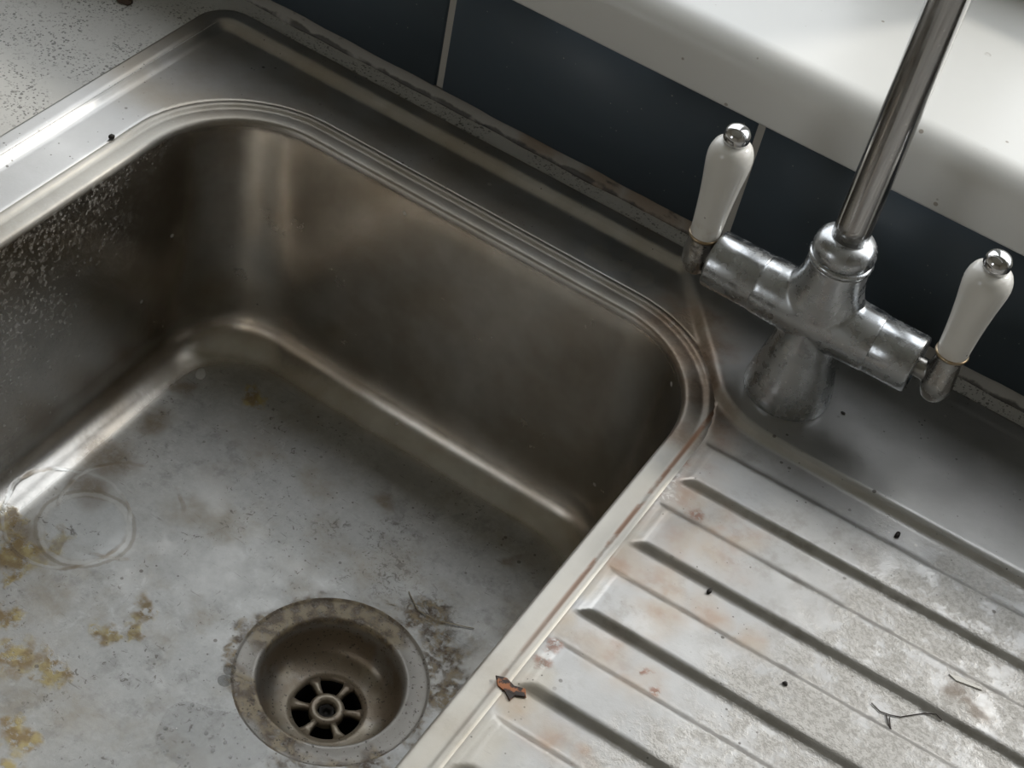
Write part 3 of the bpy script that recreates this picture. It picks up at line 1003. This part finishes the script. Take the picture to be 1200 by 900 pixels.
def lever(hx, endx, z0):
    s = 1 if hx > 0 else -1
    x = TX + hx
    # elbow: stem out of the barrel, bulb, rising socket
    bm = bmesh.new()
    tube(bm, [(TX + endx - s * 0.004, TY, AZ), (TX + endx + s * 0.003, TY, AZ), (x, TY, AZ - 0.001)], [0.0058, 0.0056, 0.0050], 24)
    lathe(bm, [(0.0010, AZ - 0.0150), (0.0040, AZ - 0.0142), (0.0062, AZ - 0.0120), (0.0078, AZ - 0.0075), (0.0084, AZ - 0.0020), (0.0080, AZ + 0.0035), (0.0072, z0 - 0.0045), (0.0070, z0 - 0.002),
               (0.0074, z0 + 0.0002), (0.0060, z0 + 0.0012)], (x, TY, 0), n=32)
    e = obj('lever_elbow', fix_normals(bm), M_ELBOW, tap)
    rm = e.modifiers.new('fuse', 'REMESH'); rm.mode = 'VOXEL'; rm.voxel_size = 0.0006; rm.use_smooth_shade = True
    sm = e.modifiers.new('soften', 'SMOOTH'); sm.factor = 0.5; sm.iterations = 6
    bm = bmesh.new()
    H = 0.1325 - z0 if hx < 0 else 0.1350 - z0
    shape = [(0.0060, 0.0), (0.0078, 0.006), (0.0080, 0.02), (0.0081, 0.10), (0.0085, 0.25), (0.0092, 0.42), (0.0101, 0.58), (0.0110, 0.70), (0.01155, 0.79), (0.01165, 0.855),
             (0.0111, 0.91), (0.0100, 0.955), (0.0084, 0.985), (0.0062, 1.0), (0.004, 1.003)]
    lathe(bm, [(r, z0 + 0.0004 + H * t) for r, t in shape], (x, TY, 0), n=40)
    fb = bmesh.new()
    lathe(fb, [(0.0066, z0 - 0.0010), (0.0084, z0 - 0.0006), (0.0087, z0 + 0.0003), (0.0084, z0 + 0.0011), (0.0070, z0 + 0.0014)], (x, TY, 0), n=40)
    h = obj('lever_handle', fix_normals(bm), M_CERAMIC, tap)
    tag(h, 'white ceramic lever handle')
    obj('ferrule', fix_normals(fb), M_BRASS, h)
    zt = z0 + H - 0.0016
    bm = bmesh.new()
    lathe(bm, [(0.0052, zt - 0.0012), (0.0066, zt - 0.0004), (0.0067, zt + 0.0010), (0.0061, zt + 0.0018), (0.0066, zt + 0.0032), (0.0069, zt + 0.0052), (0.0066, zt + 0.0074), (0.0056, zt + 0.0094),
               (0.0040, zt + 0.0107), (0.0020, zt + 0.0114), (0.0004, zt + 0.0116)], (x, TY, 0), n=32)
    f = obj('finial', fix_normals(bm), M_BRIGHT, h)
    tag(f, 'small round chrome cap on the handle')


lever(-0.0703, -0.0617, 0.0725)
lever(0.0685, 0.0560, 0.0790)

# ------------------------------------------------------------------ base cabinet under the worktop
cab = empty('base_cabinet', (0.06, -0.30, RZ0))
tag(cab, 'cream kitchen base unit below the sink and worktop', 'cabinet')
CX0, CX1 = -0.60, 0.72
obj('side_panel', boxes((CX0, CX0 + 0.018, -0.60, -0.02, RZ0 + 0.12, -0.036)), M_UNIT, cab, smooth=False)
obj('side_panel', boxes((CX1 - 0.018, CX1, -0.60, -0.02, RZ0 + 0.12, -0.036)), M_UNIT, cab, smooth=False)
obj('base_panel', boxes((CX0 + 0.018, CX1 - 0.018, -0.60, -0.02, RZ0 + 0.12, RZ0 + 0.138)), M_UNIT, cab, smooth=False)
obj('plinth', boxes((CX0, CX1, -0.56, -0.54, RZ0, RZ0 + 0.12)), M_UNIT, cab, smooth=False)
for i in range(2):
    xa = CX0 + 0.002 + i * 0.66
    d = bevel(obj('door', boxes((xa, xa + 0.656, -0.618, -0.6001, RZ0 + 0.122, -0.040)), M_UNIT, cab, smooth=False), 0.002)
    bm = bmesh.new()
    xh = xa + (0.60 if i == 0 else 0.056)
    tube(bm, [(xh, -0.617, -0.26), (xh, -0.640, -0.255), (xh, -0.643, -0.20), (xh, -0.640, -0.145), (xh, -0.617, -0.14)], 0.005, 12)
    obj('handle', fix_normals(bm), M_BRIGHT, d)

# ------------------------------------------------------------------ crumbs, drops and suds
def crumb(name, loc, r, mat, label, cat, squash=(1, 1, 0.6), seed=0, group=None):
    rnd = random.Random(seed)
    bm = bmesh.new()
    bmesh.ops.create_icosphere(bm, subdivisions=2, radius=r)
    for v in bm.verts:
        v.co *= 1 + rnd.uniform(-0.28, 0.25)
        v.co.x *= squash[0]; v.co.y *= squash[1]; v.co.z *= squash[2]
    o = obj(name, bm, mat)
    o.location = (loc[0], loc[1], loc[2] + r * squash[2] * 0.72)
    tag(o, label, cat, group)
    return o


def on_deck(x, y): return (x, y, deck_z(x, y))


crumb('crumb', on_deck(0.090, -0.1315), 0.0016, M_CRUMB, 'black crumb on the first drainer rib below the tap', 'crumb', (0.8, 1.4, 0.8), 1)
crumb('crumb', on_deck(0.0332, -0.0764), 0.0010, M_CRUMB, 'tiny black crumb on the ledge beside the tap foot', 'crumb', (1.4, 0.8, 0.7), 2)
crumb('crumb', on_deck(0.0300, -0.2260), 0.0013, M_CRUMB, 'black crumb lying in the second drainer channel', 'crumb', (0.8, 1.5, 0.8), 3)
crumb('crumb', (-0.3964, -0.1641, 0.0005), 0.0017, M_CRUMB, 'dark brown crumb on the rim left of the bowl', 'crumb', (0.9, 1.2, 0.9), 4)
crumb('crumb', (-0.4790, -0.0610, WT), 0.0030, plain('brown_crumb', (0.07, 0.045, 0.03), 0.8), 'brown crumb on the speckled worktop by the sink corner', 'crumb', (1.9, 1.2, 0.7), 5)
crumb('crumb', on_deck(0.0825, -0.2525), 0.0011, M_CRUMB, 'small dark crumb on the pale drainer between two ribs', 'crumb', (1.2, 1.0, 0.7), 6)


def flake_mesh(pts, z, h, bend):
    bm = bmesh.new()
    lo = [bm.verts.new((x, y, z + bend * (x * x + y * y) * 900)) for x, y in pts]
    hi = [bm.verts.new((x * .95, y * .95, z + h + bend * (x * x + y * y) * 900)) for x, y in pts]
    n = len(pts)
    bm.faces.new(list(reversed(lo))); bm.faces.new(hi)
    for i in range(n):
        bm.faces.new((lo[i], lo[(i + 1) % n], hi[(i + 1) % n], hi[i]))
    return fix_normals(bm)


nf = NT('burnt_orange_skin')
nf.set(Base_Color=nf.mix(nf.ss(nf.noise(260, 3), 0.42, 0.56), (0.34, 0.12, 0.04), (0.025, 0.014, 0.01)), Roughness=0.6)
fl = obj('food_flake', flake_mesh([(-0.0085, 0.002), (-0.004, 0.0042), (0.001, 0.0028), (0.006, 0.0045), (0.0085, 0.001), (0.004, -0.0015), (0.0035, -0.0050), (-0.001, -0.0022), (-0.005, -0.0018)], 0.0, 0.0008, 0.006), nf.m, smooth=False)
fl.location = on_deck(-0.0165, -0.3325)
tag(fl, 'burnt orange food flake at the end of a drainer channel', 'food scrap')
chip = obj('scale_chip', flake_mesh([(-0.007, -0.001), (-0.002, 0.0012), (0.004, 0.0010), (0.009, 0.0022), (0.0095, 0.0008), (0.003, -0.0008), (-0.003, -0.0022)], 0.0, 0.0006, 0.002), plain('white_scale', (0.75, 0.73, 0.68), 0.7), smooth=False)
chip.location = on_deck(0.1500, -0.1965)
tag(chip, 'thin white scale chip above a brown stain on the drainer', 'scale chip')

th = bmesh.new()
for pts in ([(0.1195, -0.2335), (0.1245, -0.2352), (0.129, -0.2340), (0.1335, -0.2318), (0.138, -0.2268), (0.142, -0.2225), (0.1465, -0.2205), (0.151, -0.2215)],
            [(0.1275, -0.2350), (0.130, -0.2385), (0.1325, -0.2415), (0.131, -0.2385), (0.1290, -0.2345)]):
    path = []
    for i in range(len(pts) - 1):
        for k in range(5):
            t = k / 5
            x = pts[i][0] + (pts[i + 1][0] - pts[i][0]) * t; y = pts[i][1] + (pts[i + 1][1] - pts[i][1]) * t
            path.append((x, y, deck_z(x, y) + 0.0005))
    tube(th, path, 0.00026, 6)
thread = obj('thread', fix_normals(th), plain('dark_thread', (0.05, 0.04, 0.035), 0.8))
tag(thread, 'dark forked thread lying across a drainer rib', 'thread')

hb = bmesh.new()
path = []
HP = [fp(-0.1370, -0.2020), fp(-0.1250, -0.2095), fp(-0.1130, -0.2090), fp(-0.1010, -0.2035), fp(-0.0900, -0.1985)]
for i in range(len(HP) - 1):
    for k in range(5):
        t = k / 5
        path.append((HP[i][0] + (HP[i + 1][0] - HP[i][0]) * t, HP[i][1] + (HP[i + 1][1] - HP[i][1]) * t, ZF + 0.0008))
tube(hb, path, 0.0003, 6)
hair = obj('thread', fix_normals(hb), plain('pale_fibre', (0.45, 0.38, 0.27), 0.7))
tag(hair, 'pale curved fibre stuck in the brown crust behind the drain', 'thread')


def dome(name, loc, outline, h, mat, label, cat, parent=None, group=None):
    """low drop with an irregular outline"""
    bm = bmesh.new()
    L = []
    for k in (1.0, 0.93, 0.8, 0.6, 0.35, 0.1):
        L.append([(x * k, y * k, h * math.sqrt(max(0, 1 - k * k))) for x, y in outline])
    loops_mesh(bm, L, True, True, True)
    o = obj(name, fix_normals(bm), mat, parent)
    o.location = loc
    tag(o, label, cat, group)
    return o


def wobble(rx, ry, n, amp, seed, rot=0):
    rnd = random.Random(seed)
    ph = [rnd.uniform(0, 6.28) for _ in range(4)]
    out = []
    for i in range(n):
        a = 2 * math.pi * i / n
        k = 1 + amp * (math.sin(2 * a + ph[0]) + 0.7 * math.sin(3 * a + ph[1]) + 0.5 * math.sin(5 * a + ph[2]))
        x, y = rx * k * math.cos(a), ry * k * math.sin(a)
        out.append((x * math.cos(rot) - y * math.sin(rot), x * math.sin(rot) + y * math.cos(rot)))
    return out


dome('water_drop', fp(-0.3395, -0.1468) + (-0.1745,), wobble(0.0032, 0.0056, 20, 0.05, 3, 0.58), 0.0016, plain('cloudy_drop', (0.62, 0.62, 0.60), 0.15), 'milky drop on the bowl floor near the rear left corner', 'drop')
SO = wobble(0.0275, 0.0225, 64, 0.10, 4, 0.4)
bm = bmesh.new()
L = [[(x * k, y * k, h) for x, y in SO] for k, h in ((1.0, -0.0004), (0.99, 0.0009), (0.965, 0.0017), (0.93, 0.0013), (0.88, 0.0006), (0.6, 0.0005), (0.3, 0.0006), (0.05, 0.0006))]
loops_mesh(bm, L, True, True, True)
suds = obj('suds_patch', fix_normals(bm), M_SUDS)
suds.location = fp(-0.1645, -0.3490) + (ZF - 0.0006,)
tag(suds, 'clear soapy water patch on the bowl floor beside the drain', 'water')
rnd = random.Random(5)
bm = bmesh.new()
for i in range(44):
    x, y = SO[rnd.randrange(64)]
    k = rnd.choice((rnd.uniform(0.1, 0.95), rnd.uniform(0.82, 0.97)))
    q = rnd.uniform(0.0004, 0.0013)
    if math.hypot(x * k - 0.0284, y * k - 0.0716) < 0.0562: continue
    lathe(bm, [(q, 0.0), (q * 0.92, q * 0.4), (q * 0.6, q * 0.8), (q * 0.1, q)], (x * k, y * k, 0.0005), n=10)
bub = obj('bubbles', fix_normals(bm), M_BUB, suds)
bub.location = (0, 0, 0)
tag(bub, 'tiny clear soap bubbles', kind='stuff')
for i, (x, y, r) in enumerate(((-0.1835, -0.3085, 0.0036), (-0.1812, -0.3155, 0.0040))):
    dome('water_drop', fp(x, y) + (ZF - 0.0003,), wobble(r, r, 20, 0.03, 20 + i), 0.0011, M_WATER, 'small clear round drop beside the crusted drain', 'drop', group='clear drops beside the drain')
